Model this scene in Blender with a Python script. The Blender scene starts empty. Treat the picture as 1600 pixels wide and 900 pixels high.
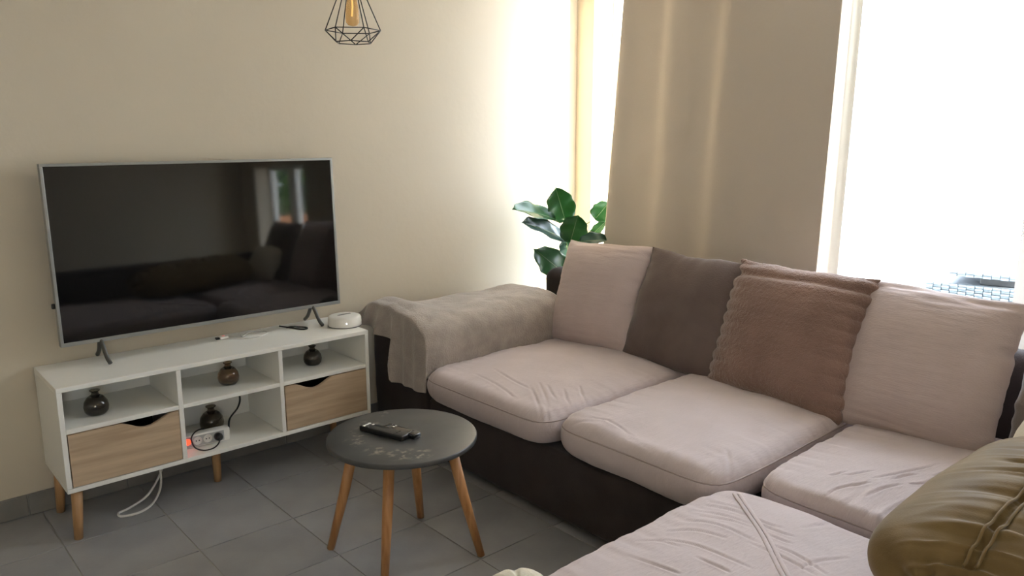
import bpy, bmesh, math, random
import numpy as np
from mathutils import Vector, Matrix

# ------------------------------------------------------------------ camera
S = bpy.context.scene
COL = S.collection
H = 1.5
FPX = 1210.0
PITCH = math.atan(240 / FPX)
YAW = math.radians(48.3)
_d0 = np.array([math.cos(YAW), math.sin(YAW), 0.0])
_F = _d0 * math.cos(PITCH) + np.array([0, 0, -math.sin(PITCH)])
_R = np.array([math.sin(YAW), -math.cos(YAW), 0.0])
_U = np.cross(_R, _F)
cam_data = bpy.data.cameras.new('camera')
cam_data.sensor_width = 36.0
cam_data.lens = FPX / 1600 * 36.0
cam_data.clip_start = 0.02
cam = bpy.data.objects.new('camera', cam_data)
COL.objects.link(cam)
cam.matrix_world = Matrix(((_R[0], _U[0], -_F[0], 0), (_R[1], _U[1], -_F[1], 0), (_R[2], _U[2], -_F[2], H), (0, 0, 0, 1)))
S.camera = cam

# ------------------------------------------------------------------ sky, sun, exposure
S.view_settings.view_transform = 'Standard'
S.view_settings.look = 'None'
S.view_settings.exposure = 1.33
S.view_settings.gamma = 1.0
S.view_settings.use_curve_mapping = False
world = bpy.data.worlds.new('world')
S.world = world
world.use_nodes = True
bg = world.node_tree.nodes['Background']
bg.inputs['Color'].default_value = (0.76, 0.865, 1.0, 1)
bg.inputs['Strength'].default_value = 8.5
sun_data = bpy.data.lights.new('sun', 'SUN')
sun_data.energy = 16.0
sun_data.color = (1.0, 0.86, 0.66)
sun_data.angle = math.radians(5)
sun = bpy.data.objects.new('sun', sun_data)
COL.objects.link(sun)
sun.location = (6, -4, 5)
sun.rotation_euler = Vector((0.45, -0.89, 0.25)).to_track_quat('Z', 'Y').to_euler()
for (py0, py1, pz0, pz1) in ((0.9, 3.4, 0.0, 2.55), (-1.64, -0.44, 0.18, 1.44)):
    pd = bpy.data.lights.new('portal', 'AREA')
    pd.shape = 'RECTANGLE'
    pd.size = pz1 - pz0
    pd.size_y = py1 - py0
    pd.cycles.is_portal = True
    po = bpy.data.objects.new('portal', pd)
    COL.objects.link(po)
    po.matrix_world = Matrix(((0, 0, 1, 3.86), (0, 1, 0, (py0 + py1) / 2), (-1, 0, 0, (pz0 + pz1) / 2), (0, 0, 0, 1)))
pd = bpy.data.lights.new('portal', 'AREA')
pd.shape = 'RECTANGLE'
pd.size, pd.size_y = 0.6, 1.15
pd.cycles.is_portal = True
po = bpy.data.objects.new('portal', pd)
COL.objects.link(po)
po.location = (-0.725, -2.26, 1.5)
po.rotation_euler = (math.radians(90), 0, 0)
S.cycles.use_denoising = True
S.cycles.max_bounces = 10
S.cycles.diffuse_bounces = 6
S.cycles.transparent_max_bounces = 12
S.cycles.caustics_reflective = False
S.cycles.caustics_refractive = False

rng = np.random.default_rng(7)
random.seed(7)


def at(px, py, axis, v):
    """point of the world seen at a place of the photograph, on the plane axis = v"""
    d = _F + _R * (px - 800) / FPX - _U * (py - 450) / FPX
    c = np.array([0, 0, H])
    return c + d * (v - c[axis]) / d[axis]


# ------------------------------------------------------------------ noise
def _hash(ix, iy, iz, seed):
    h = (ix * 374761393 + iy * 668265263 + iz * 2147483647 + seed * 974634777) & 0xFFFFFFFF
    h = ((h ^ (h >> 13)) * 1274126177) & 0xFFFFFFFF
    h = h ^ (h >> 16)
    return (h & 0xFFFF) / 32767.5 - 1.0


def vnoise(p, seed=0):
    p = np.asarray(p, float)
    i = np.floor(p).astype(np.int64)
    f = p - i
    f = f * f * (3 - 2 * f)
    r = 0
    for dx in (0, 1):
        wx = f[..., 0] if dx else 1 - f[..., 0]
        for dy in (0, 1):
            wy = f[..., 1] if dy else 1 - f[..., 1]
            for dz in (0, 1):
                wz = f[..., 2] if dz else 1 - f[..., 2]
                r = r + wx * wy * wz * _hash(i[..., 0] + dx, i[..., 1] + dy, i[..., 2] + dz, seed)
    return r


def fbm(p, seed=0, octs=3):
    a, r = 1.0, 0
    p = np.asarray(p, float)
    for k in range(octs):
        r = r + a * vnoise(p * 2 ** k + 13.7 * k, seed + k)
        a *= 0.5
    return r


# ------------------------------------------------------------------ materials
def mat(name, color, rough=0.6, metal=0.0, spec=0.5, sheen=0.0, emit=None, emit_str=0.0, var=None, var_scale=8.0, var_stretch=(1, 1, 1),
        bump=0.0, bump_scale=60.0, bump_stretch=(1, 1, 1), bump_dist=0.01, translucent=0.0, trans_color=None, transmission=0.0, alpha_mix=0.0,
        coat=0.0, rand=0.0):
    m = bpy.data.materials.new(name)
    m.use_nodes = True
    nt = m.node_tree
    b = nt.nodes['Principled BSDF']
    out = nt.nodes['Material Output']
    b.inputs['Base Color'].default_value = (*color, 1)
    b.inputs['Roughness'].default_value = rough
    b.inputs['Metallic'].default_value = metal
    b.inputs['Specular IOR Level'].default_value = spec
    b.inputs['Coat Weight'].default_value = coat
    if sheen:
        b.inputs['Sheen Weight'].default_value = sheen
        b.inputs['Sheen Roughness'].default_value = 0.4
    if transmission:
        b.inputs['Transmission Weight'].default_value = transmission
    if emit:
        b.inputs['Emission Color'].default_value = (*emit, 1)
        b.inputs['Emission Strength'].default_value = emit_str
    tc = nt.nodes.new('ShaderNodeTexCoord')

    def mapped(stretch):
        mp = nt.nodes.new('ShaderNodeMapping')
        mp.inputs['Scale'].default_value = stretch
        nt.links.new(tc.outputs['Object'], mp.inputs['Vector'])
        return mp.outputs['Vector']
    if var:
        n = nt.nodes.new('ShaderNodeTexNoise')
        n.inputs['Scale'].default_value = var_scale
        n.inputs['Detail'].default_value = 5
        nt.links.new(mapped(var_stretch), n.inputs['Vector'])
        rp = nt.nodes.new('ShaderNodeValToRGB')
        rp.color_ramp.elements[0].position = 0.32
        rp.color_ramp.elements[1].position = 0.68
        rp.color_ramp.elements[0].color = (*var, 1)
        rp.color_ramp.elements[1].color = (*color, 1)
        nt.links.new(n.outputs['Fac'], rp.inputs['Fac'])
        colout = rp.outputs['Color']
        if rand:
            oi = nt.nodes.new('ShaderNodeObjectInfo')
            mr = nt.nodes.new('ShaderNodeMapRange')
            mr.inputs['To Min'].default_value = 1 - rand
            mr.inputs['To Max'].default_value = 1 + rand
            nt.links.new(oi.outputs['Random'], mr.inputs['Value'])
            hs = nt.nodes.new('ShaderNodeHueSaturation')
            nt.links.new(mr.outputs['Result'], hs.inputs['Value'])
            nt.links.new(colout, hs.inputs['Color'])
            colout = hs.outputs['Color']
        nt.links.new(colout, b.inputs['Base Color'])
    if bump:
        n2 = nt.nodes.new('ShaderNodeTexNoise')
        n2.inputs['Scale'].default_value = bump_scale
        n2.inputs['Detail'].default_value = 3
        nt.links.new(mapped(bump_stretch), n2.inputs['Vector'])
        bp = nt.nodes.new('ShaderNodeBump')
        bp.inputs['Strength'].default_value = bump
        bp.inputs['Distance'].default_value = bump_dist
        nt.links.new(n2.outputs['Fac'], bp.inputs['Height'])
        nt.links.new(bp.outputs['Normal'], b.inputs['Normal'])
    if translucent:
        tr = nt.nodes.new('ShaderNodeBsdfTranslucent')
        tr.inputs['Color'].default_value = (*(trans_color or color), 1)
        mx = nt.nodes.new('ShaderNodeMixShader')
        mx.inputs['Fac'].default_value = translucent
        nt.links.new(b.outputs['BSDF'], mx.inputs[1])
        nt.links.new(tr.outputs['BSDF'], mx.inputs[2])
        nt.links.new(mx.outputs['Shader'], out.inputs['Surface'])
    if alpha_mix:
        tr = nt.nodes.new('ShaderNodeBsdfTransparent')
        tr.inputs['Color'].default_value = (*(trans_color or (1, 1, 1)), 1)
        mx = nt.nodes.new('ShaderNodeMixShader')
        mx.inputs['Fac'].default_value = alpha_mix
        src = out.inputs['Surface'].links[0].from_socket
        nt.links.new(src, mx.inputs[1])
        nt.links.new(tr.outputs['BSDF'], mx.inputs[2])
        nt.links.new(mx.outputs['Shader'], out.inputs['Surface'])
    return m


def wood(name, c1, c2, axis=0, scale=5.0, rough=0.45):
    st = [9, 9, 9]
    st[axis] = 0.7
    return mat(name, c1, rough, var=c2, var_scale=scale, var_stretch=st, bump=0.06, bump_scale=30, bump_stretch=st)


M = {}
M['wall'] = mat('wall_plaster', (0.645, 0.57, 0.445), 0.75, spec=0.3, var=(0.62, 0.545, 0.425), var_scale=1.5, bump=0.08, bump_scale=26, bump_dist=0.012)
M['ceiling'] = mat('ceiling_paint', (0.78, 0.76, 0.70), 0.9)
M['tile'] = mat('grey_floor_tile', (0.32, 0.318, 0.322), 0.36, spec=0.5, var=(0.26, 0.258, 0.262), var_scale=5, bump=0.05, bump_scale=80, rand=0.05)
M['grout'] = mat('grout', (0.36, 0.35, 0.32), 0.9)
M['skirt'] = mat('skirting_tile', (0.24, 0.225, 0.20), 0.5, var=(0.18, 0.17, 0.155), var_scale=7, rand=0.05)
M['white_board'] = mat('white_board', (0.85, 0.835, 0.78), 0.42, spec=0.4)
M['oak'] = wood('oak_veneer', (0.57, 0.425, 0.285), (0.42, 0.305, 0.20), 0, 5.0)
M['leg_wood'] = wood('leg_wood', (0.50, 0.29, 0.135), (0.38, 0.21, 0.09), 2, 6.0)
M['pine_leg'] = wood('pine_leg', (0.56, 0.29, 0.12), (0.40, 0.175, 0.06), 2, 7.0)
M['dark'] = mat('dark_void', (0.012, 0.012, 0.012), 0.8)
M['tv_frame'] = mat('silver_tv_frame', (0.33, 0.34, 0.33), 0.35, metal=0.6)
M['tv_back'] = mat('tv_back', (0.02, 0.02, 0.02), 0.5)
M['screen'] = mat('tv_screen', (0.006, 0.006, 0.006), 0.045, spec=0.55)
M['tv_foot'] = mat('tv_foot', (0.10, 0.098, 0.09), 0.4, metal=0.5)
M['black_plastic'] = mat('black_plastic', (0.012, 0.012, 0.012), 0.3)
M['black_gloss'] = mat('black_gloss', (0.008, 0.008, 0.009), 0.12, coat=0.5)
M['button'] = mat('grey_button', (0.07, 0.07, 0.07), 0.25)
M['button_light'] = mat('light_button', (0.85, 0.85, 0.83), 0.2)
M['white_plastic'] = mat('white_plastic', (0.78, 0.76, 0.71), 0.35)
M['grey_plastic'] = mat('grey_plastic', (0.42, 0.42, 0.41), 0.45)
M['slot'] = mat('dark_slot', (0.10, 0.09, 0.085), 0.4)
M['led'] = mat('white_led', (0.9, 0.9, 0.9), 0.3, emit=(1, 1, 0.95), emit_str=4)
M['red'] = mat('red_switch', (0.9, 0.03, 0.01), 0.3, emit=(1.0, 0.05, 0.02), emit_str=1.2)
M['red_dim'] = mat('dim_red_light', (0.75, 0.30, 0.27), 0.3, emit=(1.0, 0.3, 0.25), emit_str=0.15)
M['white_cable'] = mat('white_cable', (0.74, 0.72, 0.68), 0.45)
M['black_cable'] = mat('black_cable', (0.012, 0.012, 0.012), 0.5)
M['smoke_glass'] = mat('smoked_glass', (0.34, 0.30, 0.25), 0.03, spec=0.5, transmission=0.97)
M['brown_glass'] = mat('brown_glass', (0.62, 0.46, 0.33), 0.03, spec=0.5, transmission=0.97)
M['lamp_wire'] = mat('lamp_wire', (0.02, 0.018, 0.016), 0.45, metal=0.3)
M['bulb'] = mat('amber_glass', (0.72, 0.50, 0.26), 0.08, spec=0.5, alpha_mix=0.68, trans_color=(0.97, 0.82, 0.58), coat=0.4)
M['filament'] = mat('filament', (0.85, 0.55, 0.2), 0.3, emit=(1.0, 0.7, 0.3), emit_str=0.5)
M['pink'] = mat('pale_pink_crinkle', (0.54, 0.447, 0.428), 0.9, sheen=0.15, spec=0.15, var=(0.50, 0.412, 0.394), var_scale=10, bump=0.20, bump_scale=34,
                bump_stretch=(0.8, 7, 7), bump_dist=0.012)
M['pink_seat'] = mat('pale_pink_seat', (0.575, 0.492, 0.490), 0.88, sheen=0.2, spec=0.15, var=(0.535, 0.457, 0.454), var_scale=8, bump=0.22, bump_scale=14,
                     bump_stretch=(2.2, 12, 3), bump_dist=0.012)
M['piping'] = mat('pink_piping', (0.40, 0.33, 0.31), 0.9)
M['taupe'] = mat('taupe_velvet', (0.165, 0.124, 0.112), 0.9, sheen=0.3, spec=0.1, var=(0.125, 0.093, 0.086), var_scale=6, bump=0.2, bump_scale=180)
M['taupe2'] = mat('taupe_plush', (0.21, 0.175, 0.15), 0.9, sheen=0.3, spec=0.1, var=(0.17, 0.14, 0.12), var_scale=6, bump=0.2, bump_scale=180)
M['fur'] = mat('brown_faux_fur', (0.305, 0.198, 0.160), 0.95, sheen=0.6, spec=0.05, var=(0.222, 0.142, 0.115), var_scale=5, bump=0.6, bump_scale=220, bump_dist=0.01)
M['olive'] = mat('olive_velvet', (0.20, 0.136, 0.058), 0.75, sheen=0.15, spec=0.15, var=(0.145, 0.096, 0.040), var_scale=7, bump=0.08, bump_scale=220)
M['cream'] = mat('cream_fabric', (0.72, 0.66, 0.53), 0.9, sheen=0.2, bump=0.2, bump_scale=120)
M['sofa'] = mat('dark_brown_sofa', (0.058, 0.046, 0.044), 0.92, sheen=0.15, spec=0.1, var=(0.045, 0.036, 0.034), var_scale=9, bump=0.25, bump_scale=260)
M['throw'] = mat('grey_beige_throw', (0.44, 0.38, 0.335), 0.95, sheen=0.5, spec=0.05, var=(0.33, 0.285, 0.25), var_scale=13, bump=0.5, bump_scale=130, bump_dist=0.01)
M['curtain'] = mat('beige_curtain', (0.56, 0.495, 0.42), 0.9, spec=0.1, translucent=0.035, trans_color=(0.58, 0.50, 0.42), bump=0.12, bump_scale=320)
M['sheer'] = mat('white_sheer', (0.85, 0.83, 0.79), 0.9, spec=0.1, translucent=0.10, trans_color=(0.9, 0.86, 0.78))
M['leaf'] = mat('green_leaf', (0.045, 0.15, 0.055), 0.35, spec=0.5, var=(0.025, 0.095, 0.035), var_scale=20, translucent=0.18, trans_color=(0.16, 0.42, 0.10))
M['leaf_blue'] = mat('dark_leaf', (0.035, 0.095, 0.065), 0.3, spec=0.6, var=(0.02, 0.06, 0.045), var_scale=20, translucent=0.12, trans_color=(0.12, 0.34, 0.14))
M['rib'] = mat('leaf_rib', (0.28, 0.40, 0.20), 0.5)
M['stem'] = mat('plant_stem', (0.12, 0.17, 0.07), 0.7)
M['pot'] = mat('pot', (0.35, 0.33, 0.30), 0.6)
M['soil'] = mat('soil', (0.05, 0.035, 0.025), 0.95, bump=0.8, bump_scale=60)
M['pvc'] = mat('white_frame', (0.80, 0.79, 0.75), 0.4)
M['pane'] = mat('window_glass', (0.9, 0.95, 0.95), 0.02, spec=0.5, alpha_mix=0.92)
M['terrace'] = mat('terrace_tile', (0.55, 0.50, 0.44), 0.8, var=(0.50, 0.45, 0.39), var_scale=2)
M['terracotta'] = mat('terracotta_render', (0.55, 0.24, 0.10), 0.85, var=(0.48, 0.20, 0.085), var_scale=3, bump=0.2)
M['rattan'] = mat('grey_rattan', (0.22, 0.27, 0.31), 0.45)
M['rattan_in'] = mat('rattan_core', (0.10, 0.12, 0.14), 0.7)
M['steel_grey'] = mat('grey_metal', (0.05, 0.055, 0.06), 0.5)
M['hedge'] = mat('hedge_leaf', (0.08, 0.20, 0.03), 0.6, var=(0.05, 0.13, 0.02), var_scale=5, translucent=0.2, trans_color=(0.3, 0.5, 0.05))


def stone_material():
    m = mat('dark_stone_top', (0.075, 0.075, 0.073), 0.38, spec=0.45, var=(0.058, 0.058, 0.057), var_scale=14)
    nt = m.node_tree
    b = nt.nodes['Principled BSDF']
    src = b.inputs['Base Color'].links[0].from_socket
    tc = nt.nodes.new('ShaderNodeTexCoord')
    # where dust was wiped together: a few blotches at the rim facing the room
    acc = None
    for (px_, py_, rad) in ((0.063, 0.225, 0.035), (-0.116, 0.106, 0.05), (-0.05, 0.16, 0.055), (-0.106, -0.144, 0.06), (-0.06, -0.18, 0.06), (-0.15, -0.06, 0.05), (-0.16, 0.05, 0.05)):
        vd = nt.nodes.new('ShaderNodeVectorMath')
        vd.operation = 'DISTANCE'
        nt.links.new(tc.outputs['Object'], vd.inputs[0])
        vd.inputs[1].default_value = (px_, py_, 0.45)
        rr_ = nt.nodes.new('ShaderNodeMapRange')
        rr_.inputs['From Min'].default_value = rad
        rr_.inputs['From Max'].default_value = rad * 0.3
        nt.links.new(vd.outputs['Value'], rr_.inputs['Value'])
        if acc is None:
            acc = rr_.outputs['Result']
        else:
            mm = nt.nodes.new('ShaderNodeMath')
            mm.operation = 'MAXIMUM'
            nt.links.new(acc, mm.inputs[0])
            nt.links.new(rr_.outputs['Result'], mm.inputs[1])
            acc = mm.outputs[0]
    small = nt.nodes.new('ShaderNodeTexNoise')
    small.inputs['Scale'].default_value = 42
    small.inputs['Detail'].default_value = 6
    r2 = nt.nodes.new('ShaderNodeMapRange')
    r2.inputs['From Min'].default_value = 0.50
    r2.inputs['From Max'].default_value = 0.66
    nt.links.new(tc.outputs['Object'], small.inputs['Vector'])
    nt.links.new(small.outputs['Fac'], r2.inputs['Value'])
    mu = nt.nodes.new('ShaderNodeMath')
    mu.operation = 'MULTIPLY'
    nt.links.new(acc, mu.inputs[0])
    nt.links.new(r2.outputs['Result'], mu.inputs[1])
    mx = nt.nodes.new('ShaderNodeMixRGB')
    mx.inputs['Color2'].default_value = (0.30, 0.275, 0.225, 1)
    nt.links.new(mu.outputs[0], mx.inputs['Fac'])
    nt.links.new(src, mx.inputs['Color1'])
    nt.links.new(mx.outputs['Color'], b.inputs['Base Color'])
    return m


M['stone'] = stone_material()


# ------------------------------------------------------------------ mesh helpers
def link(name, me, material, parent=None, smooth=True):
    o = bpy.data.objects.new(name, me)
    COL.objects.link(o)
    if material is not None and not me.materials:
        me.materials.append(material)
    if smooth:
        me.shade_smooth()
    if parent is not None:
        o.parent = parent
    return o


def tag(o, label=None, cat=None, group=None, kind=None):
    if label:
        o['label'] = label
    if cat:
        o['category'] = cat
    if group:
        o['group'] = group
    if kind:
        o['kind'] = kind
    return o


def empty(name, loc, label, cat, group=None, rz=0.0):
    o = bpy.data.objects.new(name, None)
    COL.objects.link(o)
    o.empty_display_size = 0.05
    o.location = loc
    o.rotation_euler = (0, 0, rz)
    return tag(o, label, cat, group)


def copy_tree(o, parent=None):
    c = o.copy()
    COL.objects.link(c)
    if parent is not None:
        c.parent = parent
    for ch in list(o.children):
        copy_tree(ch, c)
    return c


def bm_box(bm, lo, hi, bevel=0.0, seg=2):
    r = bmesh.ops.create_cube(bm, size=1.0)
    vs = r['verts']
    lo, hi = Vector(lo), Vector(hi)
    for v in vs:
        v.co = Vector((lo[i] + (hi[i] - lo[i]) * (v.co[i] + 0.5) for i in range(3)))
    if bevel:
        es = list({e for v in vs for e in v.link_edges})
        bmesh.ops.bevel(bm, geom=es, offset=bevel, segments=seg, affect='EDGES', profile=0.5, clamp_overlap=True)


def box(name, lo, hi, material, parent=None, bevel=0.0, seg=2, smooth=False):
    bm = bmesh.new()
    bm_box(bm, lo, hi, bevel, seg)
    return bm_obj(name, bm, material, parent, smooth)


def boxes(name, lst, material, parent=None, bevel=0.0):
    bm = bmesh.new()
    for lo, hi in lst:
        bm_box(bm, lo, hi, bevel)
    return bm_obj(name, bm, material, parent, False)


def bm_obj(name, bm, material, parent=None, smooth=True):
    bmesh.ops.recalc_face_normals(bm, faces=bm.faces[:])
    me = bpy.data.meshes.new(name)
    bm.to_mesh(me)
    bm.free()
    return link(name, me, material, parent, smooth)


def grid_mesh(name, P, closed_u=False, cap0=False, cap1=False):
    """P[nv, nu, 3]; u may close on itself; caps are fans to the mean of the first and last rows"""
    nv, nu = P.shape[:2]
    verts = P.reshape(-1, 3)
    idx = np.arange(nv * nu).reshape(nv, nu)
    a = idx[:-1, :]
    b = idx[1:, :]
    if closed_u:
        q = np.stack([a, np.roll(a, -1, 1), np.roll(b, -1, 1), b], -1)
    else:
        q = np.stack([a[:, :-1], a[:, 1:], b[:, 1:], b[:, :-1]], -1)
    faces = q.reshape(-1, 4).tolist()
    vl = verts.tolist()
    if cap0:
        vl.append(P[0].mean(0).tolist())
        c = len(vl) - 1
        r = idx[0]
        faces += [[int(r[(k + 1) % nu]), int(r[k]), c] for k in range(nu)]
    if cap1:
        vl.append(P[-1].mean(0).tolist())
        c = len(vl) - 1
        r = idx[-1]
        faces += [[int(r[k]), int(r[(k + 1) % nu]), c] for k in range(nu)]
    me = bpy.data.meshes.new(name)
    me.from_pydata(vl, [], faces)
    me.update()
    return me


def spline(pts, n=8):
    """Catmull-Rom through the points"""
    p = np.array(pts, float)
    p = np.vstack([2 * p[0] - p[1], p, 2 * p[-1] - p[-2]])
    out = []
    for i in range(1, len(p) - 2):
        for t in np.linspace(0, 1, n, endpoint=False):
            a, b, c, d = p[i - 1], p[i], p[i + 1], p[i + 2]
            out.append(0.5 * (2 * b + (c - a) * t + (2 * a - 5 * b + 4 * c - d) * t * t + (3 * b - a - 3 * c + d) * t ** 3))
    out.append(p[-2])
    return np.array(out)


def tube_pts(path, r, sides=8, closed=False):
    p = np.array(path, float)
    if closed:
        t = np.roll(p, -1, 0) - np.roll(p, 1, 0)
    else:
        t = np.gradient(p, axis=0)
    t /= np.linalg.norm(t, axis=1)[:, None] + 1e-12
    ref = np.array([0, 0, 1.0]) if abs(t[0][2]) < 0.9 else np.array([1.0, 0, 0])
    n = np.cross(t[0], ref)
    n /= np.linalg.norm(n)
    rows = []
    rr = np.broadcast_to(np.asarray(r, float), (len(p),))
    th = np.linspace(0, 2 * np.pi, sides, endpoint=False)
    for i in range(len(p)):
        n = n - t[i] * (n @ t[i])
        n /= np.linalg.norm(n) + 1e-12
        b = np.cross(t[i], n)
        rows.append(p[i] + rr[i] * (np.cos(th)[:, None] * n + np.sin(th)[:, None] * b))
    if closed:
        rows.append(rows[0])
    return np.array(rows)


def tube(name, path, r, material, parent=None, sides=8, closed=False):
    me = grid_mesh(name, tube_pts(path, r, sides, closed), True, not closed, not closed)
    return link(name, me, material, parent)


def lathe(name, prof, material, parent=None, n=32, center=(0, 0, 0)):
    th = np.linspace(0, 2 * np.pi, n, endpoint=False)
    P = np.array([[[center[0] + r * math.cos(a), center[1] + r * math.sin(a), center[2] + z] for a in th] for r, z in prof])
    me = grid_mesh(name, P, True, True, True)
    return link(name, me, material, parent)


def displace(o, func):
    me = o.data
    n = len(me.vertices)
    co = np.empty(n * 3)
    me.vertices.foreach_get('co', co)
    co = co.reshape(-1, 3)
    no = np.empty(n * 3)
    me.vertex_normals.foreach_get('vector', no)
    no = no.reshape(-1, 3)
    co = co + no * func(co, no)[:, None]
    me.vertices.foreach_set('co', co.ravel())
    me.update()
    return o


def creases(xy, lines, depth=0.006, width=0.008):
    """soft grooves with a raised lip, along polylines in the plane"""
    r = np.zeros(len(xy))
    for ln in lines:
        p = spline(ln, 8)
        near = np.where(((xy > p.min(0) - 5 * width) & (xy < p.max(0) + 5 * width)).all(1))[0]
        if not len(near):
            continue
        q = xy[near]
        best = np.full(len(q), 9.0)
        tt = np.zeros(len(q))
        for k in range(len(p) - 1):
            a, b = p[k], p[k + 1]
            ab = b - a
            t = np.clip(((q - a) @ ab) / (ab @ ab + 1e-12), 0, 1)
            d = np.linalg.norm(q - a - t[:, None] * ab, axis=1)
            m = d < best
            best[m] = d[m]
            tt[m] = (k + t[m]) / (len(p) - 1)
        fade = np.clip(np.sin(np.pi * tt), 0, 1) ** 0.6
        r[near] += fade * (-depth * np.exp(-(best / width) ** 2) + 0.25 * depth * np.exp(-((best - 2.0 * width) / (1.3 * width)) ** 2))
    return r


# ------------------------------------------------------------------ setting
XW, YW, ZC = 3.60, 3.44, 2.62
X0, Y0 = -1.4, -2.0
T = 0.25
tag(box('wall_back', (X0 - T, YW, -0.05), (XW + T, YW + T, ZC + 0.1), M['wall']), kind='structure')
tag(box('wall_left', (X0 - T, Y0, -0.05), (X0, YW, ZC + 0.1), M['wall']), kind='structure')
V0, V1, VZ0, VZ1 = -1.0, -0.45, 0.95, 2.05  # opening for a window added behind the camera as front fill
tag(boxes('wall_front', [((X0 - T, Y0 - T, -0.05), (V0, Y0, ZC + 0.1)), ((V1, Y0 - T, -0.05), (XW + T, Y0, ZC + 0.1)), ((V0, Y0 - T, -0.05), (V1, Y0, VZ0)),
                         ((V0, Y0 - T, VZ1), (V1, Y0, ZC + 0.1))], M['wall']), kind='structure')
D0, D1, DH = 0.90, 3.30, 2.54
W0, W1, WZ0, WZ1 = -1.62, -0.46, 0.20, 1.42
tag(boxes('wall_right', [((XW, D1, -0.05), (XW + T, YW, ZC + 0.1)), ((XW, D0, DH), (XW + T, D1, ZC + 0.1)), ((XW, W1, -0.05), (XW + T, D0, ZC + 0.1)),
                         ((XW, W0, -0.05), (XW + T, W1, WZ0)), ((XW, W0, WZ1), (XW + T, W1, ZC + 0.1)), ((XW, Y0, -0.05), (XW + T, W0, ZC + 0.1))],
          M['wall']), kind='structure')
tag(box('ceiling', (X0, Y0, ZC), (XW, YW, ZC + 0.1), M['ceiling']), kind='structure')
fl = tag(box('floor', (X0 - 0.02, Y0 - 0.02, -0.05), (XW + 0.02, YW + 0.02, -0.0035), M['grout']), kind='structure')
PIT = 0.366
tme = None
kx0 = math.floor((X0 - 0.51) / PIT)
ky0 = math.floor((Y0 - 2.34) / PIT)
tile_cache = {}
for i in range(kx0, 9):
    for j in range(ky0, 4):
        xa, xb = max(X0, 0.51 + i * PIT + 0.0022), min(XW, 0.51 + (i + 1) * PIT - 0.0022)
        ya, yb = max(Y0, 2.34 + j * PIT + 0.0022), min(YW, 2.34 + (j + 1) * PIT - 0.0022)
        if xb - xa < 0.01 or yb - ya < 0.01:
            continue
        key = (round(xb - xa, 4), round(yb - ya, 4))
        if key not in tile_cache:
            o = box('tile', (-key[0] / 2, -key[1] / 2, -0.004), (key[0] / 2, key[1] / 2, 0), M['tile'], fl, bevel=0.0012, seg=1)
            tile_cache[key] = o.data
        else:
            o = link('tile', tile_cache[key], None, fl, False)
        o.location = ((xa + xb) / 2, (ya + yb) / 2, 0)
sk = tag(box('baseboard_back', (X0, YW - 0.004, 0), (XW, YW, 0.088), M['grout']), kind='structure')
x = X0
k = 0
while x < XW:
    x1 = min(XW, (0.465 - 5 * 0.366 - 0.1 * 0) + (k + 0) * 0.366) if k else 0.465 - 5 * 0.366
    if x1 - x > 0.01:
        box('skirting_tile', (x + 0.002, YW - 0.013, 0.001), (x1 - 0.002, YW - 0.004, 0.09), M['skirt'], sk, bevel=0.002, seg=1)
    x = max(x, x1)
    k += 1
    if k > 40:
        break
sk2 = tag(box('baseboard_right', (XW - 0.004, Y0, 0), (XW, D0, 0.088), M['grout']), kind='structure')
for k in range(8):
    ya, yb = Y0 + k * 0.366, min(D0, Y0 + (k + 1) * 0.366)
    if yb - ya > 0.02:
        box('skirting_tile', (XW - 0.013, ya + 0.002, 0.001), (XW - 0.004, yb - 0.002, 0.09), M['skirt'], sk2, bevel=0.002, seg=1)

# sliding door: frame, one glazed leaf standing behind the curtain
XF = XW + 0.17
w1 = tag(boxes('window_1', [((XF, D1 - 0.02, 0), (XF + 0.07, D1, DH)), ((XF, D0, 0), (XF + 0.07, D0 + 0.03, DH)), ((XF, D0, DH - 0.03), (XF + 0.07, D1, DH)),
                            ((XF, D0, 0.0), (XF + 0.07, D1, 0.02))], M['pvc'], bevel=0.004), kind='structure')
boxes('sash', [((XF + 0.02, 1.78, 0.02), (XF + 0.05, 1.84, DH - 0.03)), ((XF + 0.02, D1 - 0.04, 0.02), (XF + 0.05, D1 - 0.02, DH - 0.03)),
               ((XF + 0.02, 1.84, 0.02), (XF + 0.05, D1 - 0.04, 0.08)), ((XF + 0.02, 1.84, DH - 0.07), (XF + 0.05, D1 - 0.04, DH - 0.03))], M['pvc'], w1, bevel=0.003)
box('pane', (XF + 0.032, 1.84, 0.08), (XF + 0.038, D1 - 0.04, DH - 0.07), M['pane'], w1)
box('added_sun_blocker', (XW + T, D0 - 0.05, -0.02), (XW + T + 0.62, D0 - 0.015, DH), M['pvc'], w1, bevel=0.004)  # unseen panel added outside to keep direct sun out of the door gap
w2 = tag(boxes('window_2', [((XF, W0, WZ0), (XF + 0.06, W0 + 0.04, WZ1)), ((XF, W1 - 0.04, WZ0), (XF + 0.06, W1, WZ1)), ((XF, W0, WZ0), (XF + 0.06, W1, WZ0 + 0.04)),
                            ((XF, W0, WZ1 - 0.04), (XF + 0.06, W1, WZ1)), ((XF, -1.18, WZ0), (XF + 0.06, -1.00, WZ1))], M['pvc'], bevel=0.003), kind='structure')
w3 = tag(boxes('added_fill_window', [((V0, Y0 - 0.16, VZ0), (V0 + 0.05, Y0 - 0.10, VZ1)), ((V1 - 0.05, Y0 - 0.16, VZ0), (V1, Y0 - 0.10, VZ1)), ((V0, Y0 - 0.16, VZ0), (V1, Y0 - 0.10, VZ0 + 0.05)),  # unseen window, added to let soft fill light in from the front
                            ((V0, Y0 - 0.16, VZ1 - 0.05), (V1, Y0 - 0.10, VZ1)), ((-0.745, Y0 - 0.16, VZ0), (-0.705, Y0 - 0.10, VZ1))], M['pvc'], bevel=0.003), kind='structure')
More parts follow.
